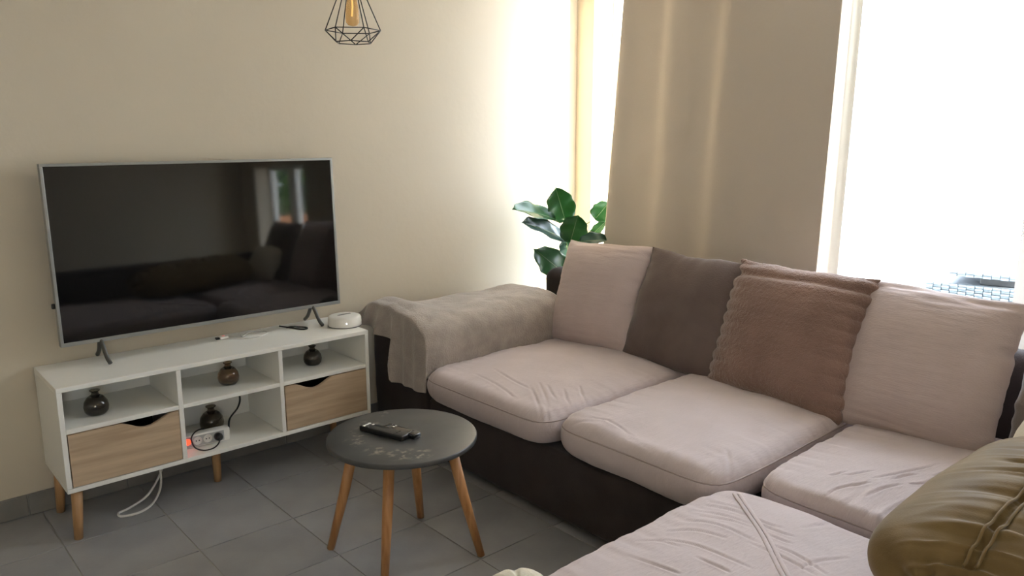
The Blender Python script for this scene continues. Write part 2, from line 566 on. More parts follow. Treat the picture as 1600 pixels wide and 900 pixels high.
box('pane', (V0 + 0.05, Y0 - 0.133, VZ0 + 0.05), (-0.745, Y0 - 0.127, VZ1 - 0.05), M['pane'], w3)
box('pane', (-0.705, Y0 - 0.133, VZ0 + 0.05), (V1 - 0.05, Y0 - 0.127, VZ1 - 0.05), M['pane'], w3)
box('pane', (XF + 0.026, W0 + 0.04, WZ0 + 0.04), (XF + 0.032, -1.18, WZ1 - 0.04), M['pane'], w2)
box('pane', (XF + 0.026, -1.00, WZ0 + 0.04), (XF + 0.032, W1 - 0.04, WZ1 - 0.04), M['pane'], w2)

# terrace outside
tag(box('terrace_floor', (XW + T, -14, -0.10), (9.0, 8, -0.03), M['terrace']), kind='structure')
tag(box('parapet_wall', (XW + T, -4.8, -0.10), (9.0, -4.6, 0.70), M['terracotta'], bevel=0.01), kind='structure')


def hedge(loc, size, n, seed, label):
    r = np.random.default_rng(seed)
    vs, fs = [], []
    for k in range(n):
        u = r.normal(size=3)
        u /= np.linalg.norm(u)
        c = np.array(loc) + u * np.array(size) * r.uniform(0.75, 1.0) * (1 + 0.25 * math.sin(5 * u[0] + 3 * u[1]) * math.sin(4 * u[2] + 1))
        a = r.normal(size=3)
        a /= np.linalg.norm(a)
        b = np.cross(a, r.normal(size=3))
        b /= np.linalg.norm(b)
        s = r.uniform(0.06, 0.13)
        i = len(vs)
        vs += [c - a * s, c + b * s * 0.5, c + a * s, c - b * s * 0.5]
        fs.append((i, i + 1, i + 2, i + 3))
    me = bpy.data.meshes.new('foliage')
    me.from_pydata([v.tolist() for v in vs], [], fs)
    e = empty('garden_shrub', (loc[0], loc[1], -0.03), label, 'shrub')
    o = link('foliage', me, M['hedge'], e, False)
    o.location = (-loc[0], -loc[1], 0.03)
    o['kind'] = 'stuff'
    tube('stem', [(0, 0, 0), (0.02, 0, 0.5), (0, 0.02, max(0.6, loc[2]))], [0.05, 0.04, 0.03], M['stem'], e)


hedge((6.3, -6.4, 1.75), (1.25, 1.4, 1.75), 16000, 3, 'green garden shrub reflected small in the right of the television screen')


# ------------------------------------------------------------------ curtains
def drape(name, y_left, y_right, z0, z1, x, folds, amp, material, label, seed, thick=0.0025, flare=0.0, lean=0.0):
    """y_left(z), y_right(z): edges; folds: list of (centre 0..1, width, depth)"""
    nu, nv = 260, 60
    u = np.linspace(0, 1, nu)
    z = np.linspace(z0, z1, nv)
    P = np.zeros((nv, nu, 3))
    for i, zz in enumerate(z):
        t = (zz - z0) / (z1 - z0)
        f = np.zeros(nu)
        for c, w, d in folds:
            cc = c + 0.012 * math.sin(3 * t + 7 * c)
            q = (u - cc) / (w * (1 + 0.6 * (1 - t)))
            if d > 0:      # a soft step towards the room, seen as a lit flank
                f -= d * (0.55 + 0.45 * t) * (0.5 + 0.5 * np.tanh(q))
            else:
                f += d * np.exp(-q ** 2) * (0.62 + 0.38 * t)
        f -= f.mean() + (u - 0.5) * (f[-1] - f[0])
        f += amp * np.array(0.25 * vnoise(np.stack([u * 7, np.full(nu, t * 1.3), np.full(nu, seed)], -1), seed))
        P[i, :, 0] = x + f
        P[i, :, 1] = y_left(zz) + (y_right(zz) - y_left(zz)) * u
        P[i, :, 2] = zz
    me = grid_mesh(name, P)
    o = link(name, me, material)
    if thick:
        md = o.modifiers.new('solid', 'SOLIDIFY')
        md.thickness = thick
    tag(o, label, 'curtain')
    return o


drape('curtain', lambda z: 3.105 - 0.072 * z, lambda z: 1.735 - 0.018 * z, 0.02, ZC - 0.005, 3.44,
      [(0.25, 0.034, 0.045), (0.53, 0.028, 0.042), (0.75, 0.06, 0.008), (0.0, 0.05, -0.02)],
      0.03, M['curtain'], 'wide beige curtain hanging behind the sofa between plant and bright door', 5)
drape('sheer_curtain', lambda z: 1.80 - 0.018 * z, lambda z: 1.665 - 0.012 * z, 0.02, ZC - 0.005, 3.515,
      [(0.45, 0.06, 0.03), (0.7, 0.12, -0.02)], 0.02, M['sheer'], 'narrow white sheer curtain gathered along the right edge of the beige curtain', 9)
drape('sheer_curtain', lambda z: 0.918, lambda z: 0.55, 0.02, ZC - 0.005, 3.46,
      [(0.1, 0.06, 0.02), (0.35, 0.07, -0.03), (0.6, 0.06, 0.02), (0.85, 0.08, -0.03)], 0.02, M['sheer'],
      'white sheer curtain at the right edge of the picture beside the open door', 11, thick=0.0)

# ------------------------------------------------------------------ rattan bench outside the door
rb = empty('rattan_table', (4.86, 1.47, -0.03), 'grey woven rattan table with raised woven tier on the terrace outside the door', 'table', rz=math.radians(10))


def woven(name, x, ya, yb, za, zb, ny, nz, parent):
    """basket weave: each crossing a small bulge, alternating"""
    bm = bmesh.new()
    for j in range(nz):
        for i in range(ny):
            a0 = ya + (yb - ya) * i / ny
            a1 = ya + (yb - ya) * (i + 1) / ny
            b0 = za + (zb - za) * j / nz
            b1 = za + (zb - za) * (j + 1) / nz
            d = 0.012 if (i + j) % 2 else 0.003
            bm_box(bm, (x - d, a0 + 0.002, b0 + 0.0015), (x + 0.004, a1 - 0.002, b1 - 0.0015))
    o = bm_obj(name, bm, M['rattan'], parent, False)
    o['kind'] = 'stuff'
    return o


box('table_top', (-0.24, -0.225, 0.630), (0.30, 0.225, 0.725), M['rattan_in'], rb, bevel=0.008)
woven('woven_apron', -0.244, -0.222, 0.222, 0.633, 0.722, 11, 7, rb)
box('tier', (-0.24, -0.215, 0.765), (0.28, 0.115, 0.797), M['rattan_in'], rb, bevel=0.006)
woven('woven_rim', -0.244, -0.213, 0.113, 0.767, 0.795, 8, 2, rb)
box('inner_box', (-0.20, -0.205, 0.725), (0.20, -0.035, 0.766), M['steel_grey'], rb, bevel=0.004)
for (lx, ly) in ((-0.21, -0.19), (-0.21, 0.19), (0.27, -0.19), (0.27, 0.19)):
    box('leg', (lx - 0.02, ly - 0.02, 0.0), (lx + 0.02, ly + 0.02, 0.632), M['rattan_in'], rb, bevel=0.003)


# ------------------------------------------------------------------ TV cabinet
CX0, CX1, CY0, CY1 = 0.540, 1.828, 3.06, 3.425
CZ0, CZ1 = 0.200, 0.606
tk = 0.018
cab = empty('tv_cabinet', ((CX0 + CX1) / 2, (CY0 + CY1) / 2, 0), 'white television cabinet with two oak-effect drawers on wooden legs', 'cabinet')


def cbox(name, lo, hi, m, bevel=0.0015, parent=None):
    c = cab.location
    if parent is None:
        return box(name, (lo[0] - c.x, lo[1] - c.y, lo[2]), (hi[0] - c.x, hi[1] - c.y, hi[2]), m, cab, bevel, 1)


cbox('top_panel', (CX0, CY0, CZ1 - tk), (CX1, CY1, CZ1), M['white_board'])
cbox('bottom_panel', (CX0, CY0, CZ0), (CX1, CY1, CZ0 + tk), M['white_board'])
cbox('side_panel', (CX0, CY0, CZ0 + tk), (CX0 + tk, CY1, CZ1 - tk), M['white_board'])
cbox('side_panel', (CX1 - tk, CY0, CZ0 + tk), (CX1, CY1, CZ1 - tk), M['white_board'])
DV1, DV2 = 0.966, 1.392
for dv in (DV1, DV2):
    cbox('divider', (dv - tk / 2, CY0 + 0.001, CZ0 + tk), (dv + tk / 2, CY1 - 0.008, CZ1 - tk), M['white_board'])
cbox('back_panel', (CX0 + tk, CY1 - 0.008, CZ0 + tk), (CX1 - tk, CY1 - 0.002, CZ1 - tk), M['white_board'])
SZ = 0.436
for xa, xb in ((CX0 + tk, DV1 - tk / 2), (DV1 + tk / 2, DV2 - tk / 2), (DV2 + tk / 2, CX1 - tk)):
    cbox('shelf', (xa, CY0 + 0.002, SZ - tk / 2), (xb, CY1 - 0.008, SZ + tk / 2), M['white_board'])


def drawer(xa, xb, c0, c1, dip):
    z0, z1 = CZ0 + tk + 0.004, SZ - tk / 2 - 0.003
    n = 40
    xs = sorted(set(list(np.linspace(xa, xb, n)) + [c0, c1]))
    c = cab.location
    y0, y1 = CY0 - 0.002, CY0 + 0.014
    bm = bmesh.new()
    cols = []
    for xx in xs:
        zt = z1
        if c0 < xx < c1:
            zt = z1 - dip * math.sin(math.pi * (xx - c0) / (c1 - c0)) ** 1.6
        cols.append([bm.verts.new((xx - c.x, y - c.y, z)) for (y, z) in ((y0, z0), (y0, zt), (y1, zt), (y1, z0))])
    for a, b in zip(cols[:-1], cols[1:]):
        for k in range(4):
            bm.faces.new((a[k], b[k], b[(k + 1) % 4], a[(k + 1) % 4]))
    bm.faces.new(cols[0])
    bm.faces.new(cols[-1][::-1])
    d = bm_obj('drawer', bm, M['oak'], cab, False)
    d['label'] = 'oak-effect drawer front with a dark curved finger cut-out'
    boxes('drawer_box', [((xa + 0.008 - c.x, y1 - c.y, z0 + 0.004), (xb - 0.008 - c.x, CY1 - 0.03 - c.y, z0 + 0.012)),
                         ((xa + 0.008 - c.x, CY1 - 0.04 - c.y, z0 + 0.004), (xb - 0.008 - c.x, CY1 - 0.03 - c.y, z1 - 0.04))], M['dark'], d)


drawer(CX0 + tk + 0.003, DV1 - tk / 2 - 0.003, 0.735, 0.930, 0.034)
drawer(DV2 + tk / 2 + 0.003, CX1 - tk - 0.003, 1.445, 1.640, 0.034)
for (lx, ly) in ((0.578, 3.10), (0.578, 3.385), (1.152, 3.245), (1.79, 3.10), (1.79, 3.385)):
    sx = 0 if lx == 1.152 else (-0.012 if lx < 1 else 0.012)
    P = [(lx - cab.location.x, ly - cab.location.y, CZ0), (lx + sx - cab.location.x, ly - cab.location.y, 0.0)]
    tube('leg', [P[0], [(P[0][i] + P[1][i]) / 2 for i in range(3)], P[1]], [0.0205, 0.0185, 0.0155], M['leg_wood'], cab, 16)

# ------------------------------------------------------------------ television
TVX0, TVX1, TVZ0, TVZ1, TVY = 0.622, 1.832, 0.690, 1.392, 3.325
tv = empty('television', ((TVX0 + TVX1) / 2, TVY, CZ1), 'large flat television with thin silver frame standing on the white cabinet', 'television')
w, h = TVX1 - TVX0, TVZ1 - TVZ0
zb = TVZ0 - CZ1
b = 0.011
tilt = Matrix.Rotation(math.radians(-1.6), 4, 'X')


def tvpart(o):
    o.data.transform(tilt)
    return o


tvpart(boxes('bezel', [((-w / 2, -0.012, zb), (w / 2, 0.022, zb + b * 1.4)), ((-w / 2, -0.012, zb + h - b), (w / 2, 0.022, zb + h)),
                       ((-w / 2, -0.012, zb + b * 1.4), (-w / 2 + b, 0.022, zb + h - b)), ((w / 2 - b, -0.012, zb + b * 1.4), (w / 2, 0.022, zb + h - b))],
             M['tv_frame'], tv, bevel=0.0012))
tvpart(box('screen', (-w / 2 + b, -0.007, zb + b * 1.4), (w / 2 - b, 0.004, zb + h - b), M['screen'], tv))
tvpart(box('back_cover', (-w / 2 + 0.02, 0.004, zb + 0.02), (w / 2 - 0.02, 0.040, zb + h - 0.02), M['tv_back'], tv, bevel=0.01))
tvpart(box('electronics_box', (-w / 2 + 0.16, 0.040, zb + 0.04), (w / 2 - 0.16, 0.066, zb + h * 0.55), M['tv_back'], tv, bevel=0.008))
for fx in (0.768, 1.692):
    cx = fx - tv.location.x
    f = tube('foot', spline([(cx, 0.094, 0.009), (cx, 0.060, 0.034), (cx - 0.004, 0.012, zb + 0.004), (cx - 0.003, -0.012, zb - 0.004), (cx + 0.0, -0.052, 0.030),
                             (cx + 0.004, -0.078, 0.009)], 6), [0.0085] * 31, M['tv_foot'], tv, 8)
box('cable_plug', (-w / 2 - 0.012, 0.010, 0.235), (-w / 2 + 0.03, 0.025, 0.255), M['black_plastic'], tv, bevel=0.004)

# ------------------------------------------------------------------ small things on top of the cabinet
pk = empty('round_hub', (1.795, 3.215, CZ1), 'round white plastic device with a dark slot beside the right television foot', 'device')
lathe('case', [(0.076, 0.0), (0.0785, 0.004), (0.0785, 0.012), (0.0775, 0.040), (0.074, 0.047), (0.066, 0.050), (0.03, 0.0505)], M['white_plastic'], pk, 48)
lathe('foot_ring', [(0.072, -0.0), (0.0795, 0.001), (0.0795, 0.004), (0.072, 0.005)], M['slot'], pk, 48)
o = box('slot', (-0.035, -0.006, 0.0495), (0.035, 0.006, 0.0518), M['slot'], pk, bevel=0.001)
o.rotation_euler = (0, 0, math.radians(4))
o.location = (0.005, 0.012, 0)
lathe('status_light', [(0.0028, 0.0), (0.0028, 0.003)], M['led'], pk, 10).location = (0, 0, 0)
sl = pk.children[-1]
sl.rotation_euler = (math.radians(90), 0, math.radians(-32))
sl.location = (-0.0775 * math.sin(math.radians(32)) + 0.012, -0.0775 * math.cos(math.radians(32)) - 0.004, 0.024)

zt = CZ1 + 0.003
uc = empty('usb_cable', (1.35, 3.33, CZ1), 'loosely coiled white cable with plug lying under the television', 'cable')
cc = np.array([1.35, 3.33, CZ1])


def rel(pts, c=None):
    return [tuple(np.array(p) - (cc if c is None else c)) for p in pts]


tube('cord', spline(rel([(1.262, 3.352, zt + 0.004), (1.29, 3.325, zt), (1.335, 3.282, zt), (1.40, 3.275, zt), (1.452, 3.315, zt), (1.45, 3.365, zt), (1.40, 3.38, zt),
                         (1.345, 3.35, zt), (1.335, 3.31, zt + 0.004), (1.37, 3.345, zt + 0.004), (1.42, 3.385, zt), (1.46, 3.40, zt)]), 8), 0.0026, M['white_cable'], uc, 6)
box('plug', (-0.105, 0.008, 0.001), (-0.068, 0.034, 0.013), M['white_plastic'], uc, bevel=0.003)
box('connector', (-0.122, 0.012, 0.002), (-0.105, 0.03, 0.011), M['black_plastic'], uc, bevel=0.002)
box('switch_light', (-0.092, 0.016, 0.013), (-0.082, 0.026, 0.0155), M['red_dim'], uc, bevel=0.001)
bc = tube('short_cable', spline([(1.548, 3.395, zt), (1.568, 3.345, zt), (1.578, 3.315, zt), (1.598, 3.268, zt), (1.622, 3.262, zt), (1.630, 3.285, zt), (1.612, 3.318, zt),
                                 (1.578, 3.322, zt + 0.006), (1.560, 3.345, zt)], 8), 0.0038, M['black_cable'], None, 6)
tag(bc, 'short looped black cable on the cabinet top left of the round white device', 'cable')


# ------------------------------------------------------------------ glass vases
def vase(loc, m, label, s=1.0):
    e = empty('glass_vase', loc, label, 'vase', 'small glass vases in the cabinet')
    prof = [(0.020, 0.0), (0.034, 0.003), (0.042, 0.015), (0.0445, 0.032), (0.041, 0.052), (0.030, 0.068), (0.0165, 0.077), (0.0125, 0.083), (0.0128, 0.089),
            (0.0185, 0.094), (0.019, 0.0965), (0.0165, 0.0965), (0.0105, 0.089), (0.0105, 0.083), (0.0150, 0.074), (0.028, 0.065), (0.0385, 0.051), (0.0418, 0.032),
            (0.0392, 0.016), (0.031, 0.007), (0.004, 0.006)]
    P = [(r * s, z * s) for r, z in prof]
    lathe('body', P[:7] + P[15:], m, e, 36)
    lathe('neck', P[6:15], m, e, 36)
    return e


SHZ = SZ + tk / 2
vase((0.690, 3.175, SHZ), M['smoke_glass'], 'dark smoked glass vase on the left shelf above the left drawer', 1.0)
vase((1.215, 3.20, SHZ), M['brown_glass'], 'amber brown glass vase on the middle upper shelf of the cabinet')
vase((1.622, 3.22, SHZ), M['smoke_glass'], 'dark smoked glass vase on the right shelf above the right drawer', 0.95)
vase((1.165, 3.30, CZ0 + tk), M['smoke_glass'], 'smoked glass vase behind the white power strip in the lower compartment', 1.15)

# ------------------------------------------------------------------ power strip
ps = empty('power_strip', (1.085, 3.165, CZ0 + tk), 'white power strip with glowing red switch in the lower middle compartment', 'power strip', rz=math.radians(-4))
box('housing', (-0.100, -0.020, 0.0), (0.098, 0.024, 0.056), M['white_plastic'], ps, bevel=0.006, seg=3, smooth=True)
box('face_plate', (-0.092, -0.0225, 0.006), (0.072, -0.0195, 0.050), M['grey_plastic'], ps, bevel=0.002)
o = lathe('switch', [(0.013, 0.0), (0.013, 0.006), (0.010, 0.008)], M['red'], ps, 20)
o.rotation_euler = (math.radians(90), 0, 0)
o.location = (-0.078, -0.0215, 0.032)
for sx in (-0.037, 0.004):
    o = lathe('socket', [(0.0175, 0.0), (0.0175, 0.002), (0.0155, 0.002), (0.0150, 0.0005)], M['white_plastic'], ps, 24)
    o.rotation_euler = (math.radians(90), 0, 0)
    o.location = (sx, -0.0222, 0.029)
    for dx in (-0.006, 0.006):
        q = lathe('pin_hole', [(0.0026, 0.0), (0.0026, 0.0012)], M['dark'], o, 8)
        q.location = (dx, 0, 0.0006)
pc = empty('plug_lead', (1.15, 3.13, CZ0 + tk), 'black plug and lead looped in front of the white power strip', 'cable')
c0_ = np.array([1.15, 3.13, CZ0 + tk])
o = lathe('plug', [(0.017, 0.0), (0.0175, 0.012), (0.014, 0.026), (0.008, 0.030)], M['black_plastic'], pc, 20)
o.rotation_euler = (math.radians(90), 0, 0)
o.location = (-0.022, 0.009, 0.030)
zf = CZ0 + tk + 0.003
tube('cord', spline(rel([(1.128, 3.112, CZ0 + tk + 0.028), (1.112, 3.095, CZ0 + tk + 0.012), (1.085, 3.085, zf), (1.05, 3.088, zf), (1.022, 3.108, CZ0 + tk + 0.016),
                         (1.016, 3.130, CZ0 + tk + 0.045), (1.03, 3.142, CZ0 + tk + 0.064), (1.06, 3.172, CZ0 + tk + 0.064), (1.10, 3.21, CZ0 + tk + 0.05)], c0_), 8), 0.0030, M['black_cable'], pc, 6)
bk = tube('hanging_lead', spline([(1.190, 3.175, CZ0 + tk + 0.030), (1.215, 3.22, CZ0 + tk + 0.062), (1.285, 3.30, CZ0 + tk + 0.075), (1.315, 3.345, CZ0 + tk + 0.105), (1.312, 3.385, CZ0 + tk + 0.16),
                                  (1.300, 3.405, CZ0 + tk + 0.195)], 8), 0.0042, M['black_cable'], None, 6)
tag(bk, 'black lead rising behind the power strip to the compartment back', 'cable')
wl = tube('white_cable', spline([(0.985, 3.36, CZ0 - 0.004), (0.94, 3.30, 0.10), (0.86, 3.235, 0.035), (0.78, 3.22, 0.006), (0.735, 3.205, 0.005), (0.737, 3.165, 0.005), (0.80, 3.155, 0.005), (0.865, 3.20, 0.006), (0.915, 3.255, 0.04),
                                 (0.93, 3.29, 0.11), (0.925, 3.31, CZ0 - 0.004)], 10), 0.0048, M['white_cable'], None, 8)
tag(wl, 'white cable looping down to the floor from under the cabinet', 'cable')

# ------------------------------------------------------------------ coffee table and remotes
TX, TY, TZ, TR = 1.445, 2.210, 0.450, 0.266
tb = empty('coffee_table', (TX, TY, 0), 'round coffee table with dark grey speckled top and four splayed wooden legs', 'table')
prof = [(TR - 0.006, TZ - 0.019), (TR - 0.001, TZ - 0.017), (TR, TZ - 0.012), (TR, TZ - 0.004), (TR - 0.002, TZ - 0.001), (TR - 0.005, TZ), (TR * 0.5, TZ)]
lathe('table_top', prof, M['stone'], tb, 96)
lathe('under_plate', [(0.17, TZ - 0.031), (0.175, TZ - 0.029), (0.175, TZ - 0.019), (0.1, TZ - 0.019)], M['black_plastic'], tb, 48)
for (fx, fy) in ((1.242, 2.400), (1.279, 2.093), (1.628, 2.376), (1.626, 1.993)):
    ax, ay = (fx - TX), (fy - TY)
    top = (ax * 0.62, ay * 0.62, TZ - 0.029)
    mid = (ax * 0.78, ay * 0.78, 0.23)
    tube('leg', [top, mid, (ax, ay, 0.0)], [0.0195, 0.0185, 0.0135], M['pine_leg'], tb, 18)


def remote(loc, rz, L, W, label, n_rows, m, lights, tail=False):
    e = empty('remote_control', loc, label, 'remote', 'remotes on the coffee table', rz)
    bm = bmesh.new()
    bm_box(bm, (-W / 2, -L / 2, 0.0), (W / 2, L / 2, 0.016), 0.005, 3)
    for v in bm.verts:
        t = v.co.y / (L / 2)
        v.co.x *= 1.0 - 0.10 * max(0, -t) ** 2
        v.co.z += 0.004 * t * t * (1 if v.co.z > 0.008 else 0)
    bm_obj('body', bm, m, e, True)
    for r_ in range(n_rows):
        for c_ in range(3):
            y = L / 2 - 0.018 - r_ * (L * 0.80 / n_rows)
            xx = (c_ - 1) * W * 0.29
            lm = M['button_light'] if (r_, c_) in lights else M['button']
            t = y / (L / 2)
            bx = box('button', (xx - W * 0.12, y - 0.0052, 0.0155), (xx + W * 0.12, y + 0.0052, 0.0185 + 0.004 * t * t), lm, e, bevel=0.0012, seg=1)
    return e


remote((1.396, 2.252, TZ), math.radians(16), 0.200, 0.047, 'black remote control with pale keys, left one on the coffee table', 9, M['black_plastic'],
       {(0, 0), (0, 1), (0, 2), (1, 2), (2, 0), (5, 1)})
remote((1.444, 2.212, TZ), math.radians(13), 0.155, 0.040, 'glossy black remote control lying against the right side of the other', 6, M['black_gloss'], {(1, 1), (1, 2)})

# ------------------------------------------------------------------ pendant lamp
pl = empty('pendant_lamp', (1.655, 2.80, ZC), 'black wire cage pendant lamp with amber bulb hanging before the wall', 'lamp')
zl = ZC
zm, zbot, ztop = 1.902, 1.856, 2.085


def ringpts(r, z, off, n=6):
    return [(r * math.cos(2 * math.pi * k / n + off), r * math.sin(2 * math.pi * k / n + off), z - zl) for k in range(n)]


OFF = math.radians(-38)
mid = ringpts(0.108, zm, OFF)
bot = ringpts(0.072, zbot, OFF + math.pi / 6)
top = ringpts(0.030, ztop, OFF)
segs = []
for k in range(6):
    segs += [(mid[k], mid[(k + 1) % 6]), (bot[k], bot[(k + 1) % 6]), (top[k], mid[k]), (top[k], top[(k + 1) % 6]), (mid[k], bot[k]), (mid[k], bot[k - 1])]
for a, b_ in segs:
    tube('wire', [a, [(a[i] + b_[i]) / 2 for i in range(3)], b_], 0.0021, M['lamp_wire'], pl, 6)
lathe('bulb', [(0.0125, 2.050 - zl), (0.0135, 2.036 - zl), (0.0185, 2.020 - zl), (0.0245, 1.985 - zl), (0.0275, 1.950 - zl), (0.026, 1.932 - zl), (0.018, 1.922 - zl), (0.006, 1.918 - zl)], M['bulb'], pl, 28)
tube('filament', [(0, 0, 2.03 - zl), (0.003, 0.002, 1.99 - zl), (-0.003, 0, 1.955 - zl)], 0.0035, M['filament'], pl, 6)
lathe('socket', [(0.021, 2.020 - zl), (0.023, 2.024 - zl), (0.023, 2.085 - zl), (0.012, 2.100 - zl), (0.004, 2.105 - zl)], M['black_plastic'], pl, 24)
tube('cord', [(0, 0, 2.10 - zl), (0, 0, 2.4 - zl), (0, 0, -0.02)], 0.003, M['black_cable'], pl, 8)
lathe('ceiling_rose', [(0.05, 0.0), (0.05, -0.018), (0.01, -0.026)], M['black_plastic'], pl, 24)


# ------------------------------------------------------------------ sofa
def rounded(name, lo, hi, r, material, parent=None, n=26, dome=0.0, power=2.0):
    """box with soft rounded edges, dense enough to be displaced"""
    lo, hi = np.array(lo, float), np.array(hi, float)
    c, hs = (lo + hi) / 2, (hi - lo) / 2
    r = np.minimum(np.array([r] * 3), hs * 0.98)

    def axis(h, rr):
        k = max(4, n // 4)
        e = np.linspace(0, 1, k, endpoint=False)
        m = np.linspace(-(h - rr), h - rr, max(3, int(n * (h - rr) / 0.35)))
        return np.concatenate([-h + rr * e, m, h - rr * e[::-1]])
    ax = [axis(hs[i], r[i]) for i in range(3)]
    bm = bmesh.new()
    for a in range(3):
        u, v = [i for i in range(3) if i != a]
        for s in (-1, 1):
            g = []
            for uu in ax[u]:
                row = []
                for vv in ax[v]:
                    p = np.zeros(3)
                    p[a], p[u], p[v] = s * hs[a], uu, vv
                    q = np.clip(p, -(hs - r), hs - r)
                    d = (p - q) / r
                    L = (np.abs(d) ** power).sum() ** (1 / power)
                    p2 = q + r * d / max(L, 1e-9) if L > 1e-9 else p
                    row.append(bm.verts.new(p2))
                g.append(row)
            for i in range(len(g) - 1):
                for j in range(len(g[0]) - 1):
                    bm.faces.new((g[i][j], g[i + 1][j], g[i + 1][j + 1], g[i][j + 1]))
    bmesh.ops.remove_doubles(bm, verts=bm.verts[:], dist=1e-5)
    if dome:
        for v in bm.verts:
            if v.co.z > 0:
                v.co.z += dome * (1 - (v.co.x / hs[0]) ** 2) * (1 - (v.co.y / hs[1]) ** 2)
    o = bm_obj(name, bm, material, parent, True)
    pl_ = parent.location if parent is not None else Vector((0, 0, 0))
    o.location = Vector(c.tolist()) - pl_
    return o


sofa = empty('corner_sofa', (2.6, 1.7, 0), 'large dark brown corner sofa carrying pale pink seat cushions', 'sofa')


def soft(o, amp=0.004, sc=7, seed=1):
    return displace(o, lambda co, no: amp * fbm(co * sc, seed, 3))


soft(rounded('base', (2.0, 0.16, 0.02), (3.06, 2.83, 0.295), 0.02, M['sofa'], sofa, 16), 0.003, 6, 2)
soft(rounded('chaise_base', (1.02, 0.16, 0.02), (1.995, 1.20, 0.270), 0.02, M['sofa'], sofa, 16), 0.003, 6, 3)
soft(rounded('backrest', (3.06, 0.10, 0.02), (3.225, 3.18, 0.745), 0.07, M['sofa'], sofa, 20), 0.006, 5, 4)
soft(rounded('armrest', (2.0, 2.840, 0.02), (3.055, 3.325, 0.605), 0.05, M['sofa'], sofa, 22), 0.008, 5, 5)
soft(rounded('end_backrest', (1.02, -0.06, 0.02), (3.055, 0.15, 0.66), 0.07, M['sofa'], sofa, 20), 0.006, 5, 6)
for (lx, ly) in ((2.06, 0.3), (2.06, 2.75), (3.15, 0.2), (3.15, 3.1), (1.1, 1.1), (1.1, 0.0)):
    box('foot', (lx - 2.6 - 0.03, ly - 1.7 - 0.03, 0.0), (lx - 2.6 + 0.03, ly - 1.7 + 0.03, 0.035), M['black_plastic'], sofa, bevel=0.004)


def unit_outline(n, p=7.0):
    th = np.linspace(0, 2 * np.pi, n, endpoint=False) + 0.001
    c, s = np.cos(th), np.sin(th)
    rad = (np.abs(c) ** p + np.abs(s) ** p) ** (-1 / p)
    q = np.stack([c * rad, s * rad], -1)
    # even spacing along the outline
    cl = np.vstack([q, q[:1]])
    L = np.concatenate([[0], np.cumsum(np.linalg.norm(np.diff(cl, axis=0), axis=1))])
    t = np.linspace(0, L[-1], n, endpoint=False)
    return np.stack([np.interp(t, L, cl[:, 0]), np.interp(t, L, cl[:, 1])], -1)


def seat_cushion(name, lo, hi, dome, r, label, material, disp, group, p=10.0, n=640, nt=110, seam=0.62):
    lo, hi = np.array(lo, float), np.array(hi, float)
    c, hs = (lo + hi) / 2, (hi - lo) / 2
    q = unit_outline(n, p)
    a, b_ = hs[0], hs[1]
    hz = hs[2]
    rings = []
    for tau in np.linspace(1, 0.0, 8, endpoint=False):
        rings.append((r * 0.9 + (a - r) * tau, r * 0.9 + (b_ - r) * tau, -hz))
    for ph in np.linspace(-math.pi / 2, math.pi / 2, 26):
        cs = math.cos(ph)
        d = r * (1 - max(cs, 0.0) ** 0.75)
        rings.append((d * (0.9 if ph < 0 else 1.0), d * (0.9 if ph < 0 else 1.0), hz * (math.sin(ph))))
    for tau in np.linspace(0, 0.985, nt)[1:]:
        rings.append((r + (a - r) * tau, r + (b_ - r) * tau, hz + dome * math.sin(min(1, tau * 1.15) * math.pi / 2)))
    P = np.array([np.stack([q[:, 0] * (a - dx), q[:, 1] * (b_ - dy), np.full(n, z)], -1) for dx, dy, z in rings])
    me = grid_mesh(name, P, True, True, True)
    o = link(name, me, material)
    o.location = c.tolist()
    displace(o, lambda co, no: disp(co, no, hs))
    tag(o, label, 'cushion', group)
    # piping seam a little over mid height
    k = 8 + int(26 * seam)
    vs = np.empty(len(me.vertices) * 3)
    me.vertices.foreach_get('co', vs)
    ring = vs.reshape(-1, 3)[k * n:(k + 1) * n]
    cen = np.array([0, 0, 0])
    tube('piping', ring[::5], 0.0032, M['piping'], o, 6, closed=True)
    return o


def seat_disp(seed, lines=(), ruche=0.004, amp=0.007, depth=0.006, width=0.008, gather_front=True):
    def f(co, no, hs):
        r = amp * fbm(co * np.array([4.5, 4.5, 3.0]), seed, 2)
        # fine gathers running off the front edge
        w = np.clip(no[:, 2], 0, 1)
        g = vnoise(np.stack([co[:, 0] * 4, co[:, 1] * 46, co[:, 2] * 4], -1), seed + 5)
        edge = np.exp(-((co[:, 0] + hs[0] - 0.05) / 0.14) ** 2)
        edge2 = np.exp(-((co[:, 0] + hs[0] + 0.0) / 0.05) ** 2)
        r += ruche * g * (0.35 * edge2 + edge * w)
        g2 = vnoise(np.stack([co[:, 0] * 42, co[:, 1] * 4, co[:, 2] * 4], -1), seed + 9)
        for s in (-1, 1):
            r += ruche * 0.8 * g2 * np.exp(-((co[:, 1] - s * (hs[1] - 0.05)) / 0.09) ** 2) * w
        if len(lines):
            r += creases(co[:, :2], lines, depth, width) * w
        return r
    return f


